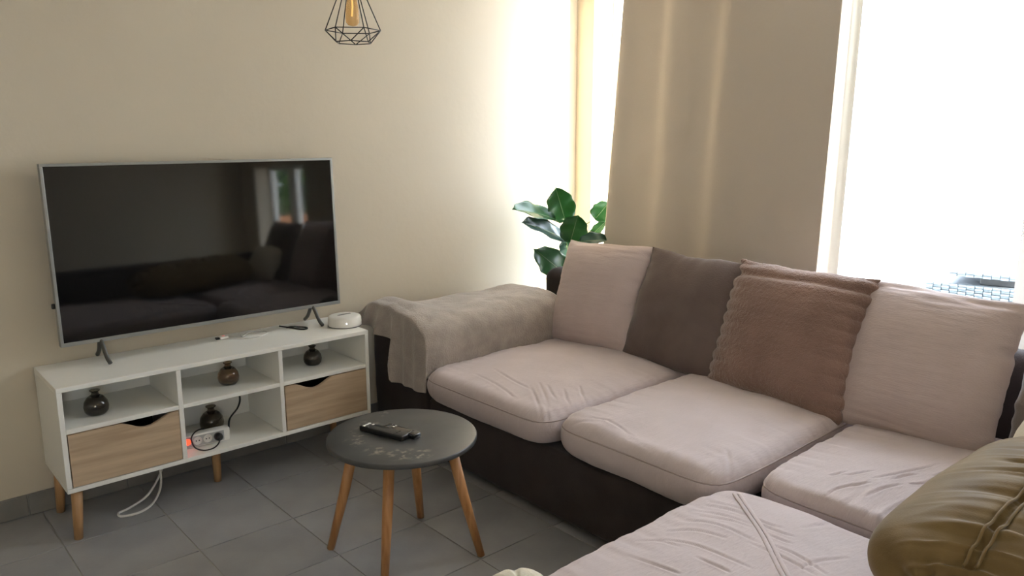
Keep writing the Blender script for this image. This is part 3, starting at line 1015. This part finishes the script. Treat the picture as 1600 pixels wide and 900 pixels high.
SG = 'pale pink seat cushions of the corner sofa'
LINES_A = [[(-0.344, -0.124), (-0.436, -0.261), (-0.523, -0.381)], [(-0.291, -0.124), (-0.369, -0.236), (-0.461, -0.36)], [(-0.289, -0.173), (-0.345, -0.257), (-0.385, -0.327)], [(-0.439, -0.309), (-0.501, -0.401), (-0.558, -0.487)], [(-0.268, -0.248), (-0.334, -0.331), (-0.376, -0.396)], [(-0.188, -0.263), (-0.251, -0.341), (-0.293, -0.409)], [(-0.408, 0.176), (-0.441, -0.038), (-0.49, -0.213)], [(-0.313, 0.155), (-0.354, -0.021), (-0.374, -0.165)]]
LINES_B = [[(-0.483, -0.379), (-0.51, -0.409), (-0.537, -0.442)], [(-0.455, -0.386), (-0.485, -0.421), (-0.505, -0.449)], [(-0.424, -0.391), (-0.457, -0.424), (-0.48, -0.451)], [(-0.383, -0.396), (-0.412, -0.425), (-0.442, -0.455)], [(-0.356, -0.406), (-0.385, -0.433), (-0.413, -0.458)], [(-0.185, -0.396), (-0.2, -0.42), (-0.215, -0.444)], [(-0.342, -0.268), (-0.431, -0.335), (-0.527, -0.405)], [(-0.347, -0.276), (-0.432, -0.346), (-0.519, -0.411)], [(-0.519, 0.283), (-0.476, 0.198), (-0.467, 0.057)], [(-0.471, 0.271), (-0.442, 0.153), (-0.485, -0.037)], [(-0.477, 0.154), (-0.488, 0.02), (-0.517, -0.138)], [(-0.55, 0.131), (-0.558, 0.001), (-0.554, -0.13)], [(-0.148, -0.416), (-0.172, -0.445), (-0.179, -0.464)], [(-0.066, -0.437), (-0.101, -0.471), (-0.11, -0.487)]]
LINES_C = [[(-0.322, 0.333), (-0.296, 0.319), (-0.264, 0.308)], [(-0.299, 0.295), (-0.251, 0.27), (-0.201, 0.252)], [(-0.518, 0.267), (-0.405, 0.278), (-0.316, 0.235), (-0.291, 0.224)], [(-0.267, 0.226), (-0.168, 0.187), (-0.064, 0.149), (0.015, 0.135)], [(-0.22, 0.138), (-0.176, 0.107), (-0.093, 0.085)], [(-0.533, 0.111), (-0.417, 0.116), (-0.311, 0.097), (-0.246, 0.071)], [(-0.378, 0.196), (-0.3, 0.176), (-0.233, 0.149)], [(-0.517, 0.234), (-0.492, 0.235), (-0.463, 0.236)], [(-0.521, 0.179), (-0.497, 0.179), (-0.473, 0.177)], [(-0.523, 0.152), (-0.494, 0.154), (-0.465, 0.151)], [(-0.522, 0.194), (-0.499, 0.197), (-0.481, 0.195)], [(-0.518, 0.078), (-0.49, 0.08), (-0.462, 0.076)], [(-0.228, 0.179), (-0.175, 0.167), (-0.132, 0.146)], [(-0.118, 0.107), (-0.056, 0.087), (0.012, 0.063)], [(-0.502, 0.105), (-0.473, 0.107), (-0.45, 0.101)]]
LINES_D = [[(0.298, 0.479), (0.34, 0.401), (0.338, 0.307)], [(0.282, 0.444), (0.32, 0.366), (0.321, 0.297)], [(0.355, 0.48), (0.384, 0.408), (0.384, 0.353)], [(0.384, 0.484), (0.408, 0.424), (0.412, 0.374)], [(0.143, 0.464), (0.202, 0.403), (0.218, 0.308)], [(0.227, 0.466), (0.269, 0.377), (0.254, 0.23)], [(0.09, 0.454), (0.132, 0.354), (0.123, 0.176)], [(-0.035, 0.443), (-0.026, 0.335), (-0.021, 0.284)], [(0.353, 0.302), (0.354, 0.235), (0.363, 0.194)], [(0.318, 0.267), (0.315, 0.206), (0.321, 0.178)], [(0.385, 0.343), (0.376, 0.282), (0.386, 0.24)], [(0.267, 0.218), (0.269, 0.143), (0.248, 0.044)], [(0.238, 0.259), (0.229, 0.164), (0.223, 0.06)], [(0.422, 0.207), (0.489, 0.189), (0.541, 0.169)], [(0.205, 0.102), (0.295, 0.091), (0.386, 0.053)], [(0.076, 0.314), (0.074, 0.246), (0.069, 0.204)], [(0.04, 0.482), (0.089, 0.438), (0.096, 0.37)]]
SEAM_D = [[(0.487, 0.46), (0.409, 0.371), (0.304, 0.259), (0.162, 0.123)], [(0.499, 0.449), (0.419, 0.362), (0.314, 0.25), (0.172, 0.114)]]
seat_cushion('seat_cushion', (1.940, 2.000, 0.298), (3.04, 2.838, 0.452), 0.018, 0.075, 'pale pink seat cushion at the far end beside the throw-covered armrest',
             M['pink_seat'], seat_disp(21, LINES_A, depth=0.0042, width=0.006), SG)
seat_cushion('seat_cushion', (1.960, 1.235, 0.298), (3.04, 1.985, 0.462), 0.018, 0.08, 'pale pink middle seat cushion in front of the brown fur cushion',
             M['pink_seat'], seat_disp(33, LINES_B, depth=0.0032, width=0.006), SG)
seat_cushion('seat_cushion', (2.085, 0.17, 0.298), (3.04, 1.215, 0.448), 0.018, 0.05, 'pale pink creased seat cushion in the sofa corner under the large pink cushion',
             M['pink_seat'], seat_disp(47, LINES_C, depth=0.0065, width=0.0046, ruche=0.005), SG)
chaise = seat_cushion('seat_cushion', (0.90, 0.17, 0.272), (2.050, 1.282, 0.428), 0.022, 0.07, 'pale pink wrinkled chaise cushion in the foreground left of the olive cushion',
                      M['pink_seat'], seat_disp(59, LINES_D, depth=0.0045, width=0.005), SG)
for _l in SEAM_D:
    _l.append((_l[-1][0] - 0.22, _l[-1][1] - 0.24))
seam_path = spline([tuple((np.array(a) + np.array(b)) / 2) for a, b in zip(*SEAM_D)], 10)
_co = np.array([v.co for v in chaise.data.vertices])
zz = []
for q in seam_path:
    dd = np.linalg.norm(_co[:, :2] - q, axis=1) + np.where(_co[:, 2] > 0, 0, 9)
    zz.append(_co[np.argsort(dd)[:6], 2].mean())
zz = np.convolve(np.pad(zz, 3, mode='edge'), np.ones(7) / 7, 'valid')
for off in (-0.007, 0.007):
    path = np.column_stack([seam_path + np.array([0.8, -0.6]) * off, zz + 0.0006])
    TP = tube_pts(path, 0.0068, 10)
    TP[:, :, 2] = path[:, None, 2] + 0.42 * (TP[:, :, 2] - path[:, None, 2])
    link('stitched_seam', grid_mesh('stitched_seam', TP, True, True, True), M['pink_seat'], chaise)


# ------------------------------------------------------------------ loose cushions
def pillow(name, center, W, Hh, T_, normal, up, material, label, disp, group, pinch=0.05, pw=2.6, n=120, roll=0.0, sag=0.0, k_ear=0.0):
    """normal: the way its face looks; up: its own upward edge"""
    u = np.linspace(-1, 1, n)
    u = np.sign(u) * (1 - (1 - np.abs(u)) ** 1.35)
    U, V = np.meshgrid(u, u)
    X = W / 2 * U * (1 - pinch * (1 - V ** 2) * np.abs(U) ** 3)
    Y = Hh / 2 * V * (1 - pinch * (1 - U ** 2) * np.abs(V) ** 3)
    prof = np.clip(1 - np.abs(U) ** pw, 0, 1) ** 0.62 * np.clip(1 - np.abs(V) ** pw, 0, 1) ** 0.62
    Zt = T_ / 2 * prof * (1 + sag * (-V))
    front = np.stack([X, Y, Zt], -1)
    back = np.stack([X, Y, -Zt * 0.8], -1)
    bm = bmesh.new()
    vs1 = [[bm.verts.new(front[i, j]) for j in range(n)] for i in range(n)]
    vs2 = [[vs1[i][j] if i in (0, n - 1) or j in (0, n - 1) else bm.verts.new(back[i, j]) for j in range(n)] for i in range(n)]
    for i in range(n - 1):
        for j in range(n - 1):
            bm.faces.new((vs1[i][j], vs1[i][j + 1], vs1[i + 1][j + 1], vs1[i + 1][j]))
            bm.faces.new((vs2[i][j], vs2[i + 1][j], vs2[i + 1][j + 1], vs2[i][j + 1]))
    me = bpy.data.meshes.new(name)
    bm.normal_update()
    bm.to_mesh(me)
    bm.free()
    o = link(name, me, material)
    displace(o, lambda co, no: disp(co, no, W, Hh))
    nz = Vector(normal).normalized()
    ux = Vector(up).cross(nz).normalized()
    uy = nz.cross(ux)
    R = Matrix((ux, uy, nz)).transposed() @ Matrix.Rotation(roll, 3, 'Z')
    o.matrix_world = Matrix.Translation(Vector(center)) @ R.to_4x4()
    tag(o, label, 'cushion', group)
    # welt along the rim
    seg = n - 1
    rim = [front[0, j] for j in range(0, seg, 2)] + [front[i, seg] for i in range(0, seg, 2)] + [front[seg, j] for j in range(seg, 0, -2)] + [front[i, 0] for i in range(seg, 0, -2)]
    return o, rim


def crinkle(seed, a=0.004, b_=0.006, top=0.004):
    def f(co, no, W, Hh):
        r = b_ * fbm(co * np.array([5, 5, 5]), seed, 2)
        r += a * 0.22 * vnoise(np.stack([co[:, 0] * 12, co[:, 1] * 90, co[:, 2] * 9], -1), seed + 1)
        t = np.clip((np.abs(co[:, 1]) - Hh * 0.34) / (Hh * 0.12), 0, 1)
        r += top * t * vnoise(np.stack([co[:, 0] * 7, co[:, 1] * 60, co[:, 2] * 30], -1), seed + 2)
        s = np.clip((np.abs(co[:, 0]) - W * 0.36) / (W * 0.12), 0, 1)
        r += 0.004 * s * vnoise(np.stack([co[:, 0] * 8, co[:, 1] * 40, co[:, 2] * 8], -1), seed + 3)
        return r
    return f


def velvet(seed, a=0.007):
    def f(co, no, W, Hh):
        r = a * fbm(co * 5.5, seed, 2)
        t = np.clip((co[:, 1] - Hh * 0.30) / (Hh * 0.16), 0, 1)
        r += 0.005 * t * vnoise(np.stack([co[:, 0] * 28, co[:, 1] * 6, co[:, 2] * 6], -1), seed + 2)
        s = np.clip((np.abs(co[:, 0]) - W * 0.36) / (W * 0.12), 0, 1)
        r += 0.004 * s * vnoise(np.stack([co[:, 0] * 8, co[:, 1] * 36, co[:, 2] * 8], -1), seed + 3)
        return r
    return f


def fur(seed):
    def f(co, no, W, Hh):
        r = 0.006 * fbm(co * 6, seed, 2)
        ph = co[:, 1] / 0.056 + 0.25 * vnoise(np.stack([co[:, 0] * 5, co[:, 1] * 5, co[:, 2]], -1), seed)
        sd = np.clip((np.abs(co[:, 0]) - W * 0.30) / (W * 0.2), 0, 1)
        r += (0.0010 + 0.010 * sd) * (np.abs(np.sin(ph * math.pi)) - 0.5)
        t = np.exp(-((co[:, 1] - Hh * 0.40 - 0.006 * np.sin(co[:, 0] * 9)) / 0.016) ** 2)
        r -= 0.013 * t
        r += 0.0014 * vnoise(co * 120, seed + 4)
        return r
    return f


SB = 'loose cushions along the sofa back'
tilt_n = (-0.93, 0.0, 0.36)
pillow('cushion', (2.915, 2.600, 0.692), 0.545, 0.555, 0.24, (-0.93, -0.06, 0.36), (0, 0, 1), M['pink'], 'pale pink crinkled cushion farthest left, in front of the plant',
       crinkle(101), SB, 0.03, 2.6, roll=math.radians(1.5))
pillow('cushion', (2.905, 2.070, 0.695), 0.590, 0.560, 0.20, (-0.93, 0.05, 0.36), (0, 0, 1), M['taupe'], 'dark taupe velvet cushion between the pink and the brown fur cushion',
       velvet(113), SB, 0.05, 2.5, roll=math.radians(-1.0))
pillow('cushion', (2.875, 1.540, 0.690), 0.605, 0.575, 0.23, (-0.92, 0.02, 0.38), (0, 0, 1), M['fur'], 'brown faux fur cushion with scalloped edges in the middle of the sofa',
       fur(127), SB, 0.02, 3.0, n=190, roll=math.radians(-0.5))
pillow('cushion', (2.890, 1.015, 0.685), 0.555, 0.570, 0.20, (-0.93, 0.02, 0.37), (0, 0, 1), M['pink'], 'large pale pink crinkled cushion at right below the bright doorway',
       crinkle(131, 0.004, 0.007, 0.007), SB, 0.03, 2.6, roll=math.radians(-1.0))
pillow('cushion', (2.870, 0.455, 0.680), 0.515, 0.540, 0.20, (-0.93, 0.0, 0.37), (0, 0, 1), M['taupe2'], 'grey taupe cushion cut by the right edge behind the olive cushion',
       velvet(139), SB, 0.04, 3.2)


# olive cushion lying on the chaise: fat, gathered on both sides of a double seam
def olive_cushion():
    L, ry, rz = 0.95, 0.225, 0.120
    nu, nv = 260, 200
    us = np.linspace(-1, 1, nu)
    us = np.sign(us) * (1 - (1 - np.abs(us)) ** 1.6)
    th = np.linspace(0, 2 * np.pi, nv, endpoint=False)
    P = np.zeros((nu, nv, 3))
    for i, u in enumerate(us):
        s = max(0.0, 1 - abs(u) ** 5.0) ** 0.5
        s = max(s, 0.02)
        P[i, :, 0] = L / 2 * u
        c, sn = np.cos(th), np.sin(th)
        P[i, :, 1] = ry * s * np.sign(c) * np.abs(c) ** 0.85
        zz = np.sign(sn) * np.abs(sn) ** 0.85
        P[i, :, 2] = np.where(zz > 0, rz * s * zz * 1.05, rz * s * zz * 0.9)
    me = grid_mesh('cushion', P, True, True, True)
    o = link('cushion', me, M['olive'])

    def f(co, no):
        up = np.clip(no[:, 2] * 1.3, 0, 1)
        ysm = co[:, 1] + 0.045
        d = np.abs(ysm)
        seam = np.exp(-(d / 0.013) ** 2)
        gat = np.exp(-(np.clip(d - 0.01, 0, 1) / 0.10) ** 2)
        g = vnoise(np.stack([co[:, 0] * 38 + co[:, 1] * 9, co[:, 1] * 4.5, co[:, 2] * 2], -1), 71)
        g = 1 - 2 * np.abs(g)
        r = 0.013 * g * gat * up
        r -= 0.014 * seam * up
        r += 0.010 * fbm(co * 5, 73, 2)
        # pinched end facing the room
        e = np.clip((-co[:, 0] - 0.36) / 0.1, 0, 1)
        ang = np.arctan2(co[:, 2], co[:, 1])
        r += 0.012 * e * np.sin(ang * 9 + 1.3) * (0.4 + 0.6 * np.abs(vnoise(co * 9, 75)))
        return r
    displace(o, f)
    # double piping of the seam
    xs = np.linspace(-0.42, 0.44, 70)
    co = np.array([v.co for v in me.vertices])
    for dy in (-0.012, 0.012):
        pts = []
        for xx in xs:
            m = (np.abs(co[:, 0] - xx) < 0.012) & (np.abs(co[:, 1] + 0.045 - dy) < 0.010) & (co[:, 2] > 0)
            if m.any():
                pts.append((xx, -0.045 + dy, co[m, 2].max() + 0.0005))
        pts = np.array(pts)
        pts[1:-1, 2] = (pts[:-2, 2] + pts[1:-1, 2] + pts[2:, 2]) / 3
        tube('seam', pts, 0.0036, M['olive'], o, 6)
    o.location = (2.115, 0.480, 0.552)
    o.rotation_euler = (math.radians(-4), math.radians(-3), math.radians(-3))
    tag(o, 'olive green velvet cushion with gathered double seam on the foreground chaise', 'cushion')


olive_cushion()
pillow('cushion', (2.70, 0.50, 0.60), 0.36, 0.34, 0.12, (-0.75, 0.25, 0.60), (0, 0, 1), M['cream'], 'cream cushion corner peeping over the olive cushion at the right edge',
       velvet(151, 0.005), None, 0.04, 3.2, n=60)

# cream pouf whose top shows at the lower edge
pf = empty('floor_pouf', (1.275, 1.400, 0), 'cream round pouf whose top shows at the lower picture edge beside the chaise', 'pouf')
th = np.linspace(0, 2 * np.pi, 80, endpoint=False)
P = []
for r_, z_ in [(0.09, 0.002), (0.115, 0.012), (0.125, 0.06), (0.127, 0.15), (0.122, 0.24), (0.105, 0.290), (0.075, 0.314), (0.04, 0.321), (0.012, 0.317)]:
    rr = r_ * (1 - 0.05 * np.abs(np.cos(th * 3)) ** 8)
    zz = z_ - 0.006 * np.abs(np.cos(th * 3)) ** 8 * (1 if z_ > 0.2 else 0)
    P.append(np.stack([rr * np.cos(th), rr * np.sin(th), zz * np.ones_like(th)], -1))
link('body', grid_mesh('body', np.array(P), True, True, True), M['cream'], pf)


# ------------------------------------------------------------------ throw over the armrest
def throw():
    prof = spline([(2.822, 0.40), (2.812, 0.48), (2.806, 0.545), (2.826, 0.610), (2.890, 0.648), (3.00, 0.655), (3.12, 0.652), (3.260, 0.646), (3.345, 0.600), (3.356, 0.578)], 14)
    nb = len(prof)
    tb_ = np.linspace(0, 1, nb)
    na_top, na_fr = 120, 70
    rows = []
    xs = np.linspace(2.895, 2.02, na_top)
    for xx in xs:
        t = (2.895 - xx) / 0.875
        y = prof[:, 0].copy()
        z = prof[:, 1].copy()
        pts = np.stack([np.full(nb, xx), y, z], -1)
        bulge = 0.052 * np.exp(-((xx - 2.06) / 0.10) ** 2) * np.clip((y - 2.86) / 0.25, 0, 1) + 0.012 * np.exp(-((xx - 2.88) / 0.12) ** 2)
        pts[:, 2] += bulge * np.clip((z - 0.5) / 0.12, 0, 1)
        n = fbm(np.stack([pts[:, 0] * 6, pts[:, 1] * 6, pts[:, 2] * 6], -1), 81, 3)
        pts[:, 2] += 0.007 * n * np.clip((z - 0.5) / 0.1, 0, 1)
        pts[:, 1] -= 0.006 * n * np.clip((0.64 - z) / 0.1, 0, 1) * (y < 3.0)
        # uneven back edge
        pts[:, 0] += 0.02 * vnoise(np.stack([tb_ * 5, np.zeros(nb), np.zeros(nb)], -1), 83) * (1 - t)
        rows.append(pts)
    last = rows[-1]
    zlow = np.interp(last[:, 1], [2.79, 2.84, 3.03, 3.055, 3.08, 3.25, 3.35], [0.335, 0.330, 0.335, 0.44, 0.535, 0.575, 0.590])
    zlow = np.minimum(zlow, np.maximum(last[:, 2], 0.59) - 0.005)
    for k in range(1, na_fr + 1):
        tau = k / na_fr
        drop = np.clip((tau - 0.12) / 0.88, 0, 1)
        arc = np.sin(min(1, tau / 0.14) * math.pi / 2)
        pts = last.copy()
        zt_ = last[:, 2] - 0.012 * (1 - math.cos(min(1, tau / 0.14) * math.pi / 2))
        pts[:, 2] = zt_ + (zlow - zt_) * drop
        fold = np.sin(last[:, 1] * 62 + 1.0 + 0.8 * np.sin(last[:, 1] * 17))
        amp = 0.004 + 0.034 * drop * np.clip((last[:, 1] - 2.95) / 0.1, 0.15, 1)
        pts[:, 0] = 2.02 - 0.046 * arc - 0.010 * drop - amp * (0.6 + 0.6 * fold)
        pts[:, 1] += (0.020 * drop * np.cos(last[:, 1] * 62 + 1.0)) * np.clip((last[:, 1] - 2.95) / 0.1, 0, 1) + 0.03 * drop * np.clip((last[:, 1] - 3.1) / 0.15, 0, 1)
        rows.append(pts)
    P = np.array(rows)
    me = grid_mesh('throw_blanket', P)
    o = link('throw_blanket', me, M['throw'])
    md = o.modifiers.new('solid', 'SOLIDIFY')
    md.thickness = 0.010
    md.offset = 0.0
    tag(o, 'grey beige plush throw draped over the left sofa armrest', 'blanket')
    # turned-back flap at the front
    return o


throw()

# ------------------------------------------------------------------ plant in the corner
plant = empty('potted_plant', (3.33, 3.29, 0), 'large-leaved green potted plant in the corner behind the sofa armrest', 'plant')
PB = np.array([3.33, 3.29, 0.0])
lathe('pot', [(0.058, 0.0), (0.066, 0.004), (0.084, 0.15), (0.088, 0.156), (0.088, 0.175), (0.080, 0.175), (0.078, 0.155), (0.02, 0.150)], M['pot'], plant, 36)
lathe('soil', [(0.078, 0.146), (0.076, 0.158), (0.03, 0.162)], M['soil'], plant, 24)


def leaf(base, tip, width, facing, material, curl=0.1, wav=0.05, seed=0):
    base, tip = np.array(base), np.array(tip)
    ax = tip - base
    L = np.linalg.norm(ax)
    ax /= L
    f = np.array(facing, float)
    f -= ax * (f @ ax)
    f /= np.linalg.norm(f)
    side = np.cross(f, ax)
    nt_, ns = 26, 13
    P = np.zeros((nt_, ns, 3))
    for i, t in enumerate(np.linspace(0, 1, nt_)):
        wv = max(0.0, 1 - abs(2 * t ** 0.88 - 1) ** 2.3) ** 0.6 * width / 2 + 0.0006
        wv *= 1 + wav * math.sin(t * 19 + seed)
        for j, s in enumerate(np.linspace(-1, 1, ns)):
            h = -curl * L * (t - 0.35) ** 2 + 0.16 * width * abs(s) ** 1.3 + 0.05 * width * math.sin(t * 13 + seed + 2 * s) * abs(s)
            P[i, j] = base + ax * L * t + side * wv * s + f * h
    me = grid_mesh('leaf', P - PB)
    o = link('leaf', me, material, plant)
    md = o.modifiers.new('solid', 'SOLIDIFY')
    md.thickness = 0.0012
    rib = P[:, ns // 2] - PB + f * 0.0014
    tube('midrib', rib, np.linspace(0.0024, 0.0008, nt_), M['rib'], o, 5)
    return o


camdir = np.array([-0.70, -0.70, 0.12])
LV = [  # base px, tip px, width px, plane axis, value base, value tip, material, facing tilt
    ((883, 344), (868, 293), 38, 1, 3.26, 3.24, 'leaf', (0, 0, 0)),
    ((866, 341), (803, 324), 30, 1, 3.27, 3.24, 'leaf', (0.3, 0.2, 0.5)),
    ((884, 374), (819, 345), 30, 1, 3.24, 3.20, 'leaf_blue', (0.2, 0.1, 0.5)),
    ((891, 379), (903, 336), 38, 1, 3.20, 3.16, 'leaf', (0, 0, 0)),
    ((906, 378), (948, 374), 26, 1, 3.12, 2.98, 'leaf_blue', (0.0, 0.0, 1.2)),
    ((882, 427), (836, 390), 38, 1, 3.22, 3.17, 'leaf', (0, 0, 0.1)),
    ((931, 341), (952, 316), 28, 0, 3.50, 3.50, 'leaf', (0, 0, 0)),
    ((924, 368), (946, 346), 14, 0, 3.50, 3.50, 'leaf', (0.4, 0, 0.4)),
    ((888, 404), (884, 370), 24, 1, 3.25, 3.25, 'leaf_blue', (0.2, 0, 0)),
    ((897, 440), (925, 410), 34, 1, 3.15, 3.10, 'leaf', (0, 0, 0.2)),
]
bases = []
for k, (bp, tp, wpx, axn, vb, vt, mname, tl) in enumerate(LV):
    B, Tp = at(bp[0], bp[1], axn, vb), at(tp[0], tp[1], axn, vt)
    depth = (B - np.array([0, 0, H])) @ _F
    leaf(B, Tp, 1.12 * wpx * depth / FPX, camdir + np.array(tl), M[mname], 0.12, 0.05, k * 1.7)
    bases.append(B - PB)
trunk = spline([(0, 0, 0.15), (-0.005, -0.01, 0.40), tuple(at(889, 430, 1, 3.27) - PB), tuple(at(889, 396, 1, 3.25) - PB), tuple(at(884, 362, 1, 3.26) - PB), tuple(bases[0])], 8)
tube('stem', trunk, np.linspace(0.009, 0.003, len(trunk)), M['stem'], plant, 8)
for k in (1, 2, 3, 4, 5, 6, 7, 8, 9):
    a = trunk[np.argmin(np.linalg.norm(trunk - (bases[k] - np.array([0, 0, 0.05])), axis=1))]
    m_ = (a + bases[k]) / 2 + np.array([0, 0, -0.012])
    tube('petiole', spline([tuple(a), tuple(m_), tuple(bases[k])], 6), 0.0025, M['stem'], plant, 6)
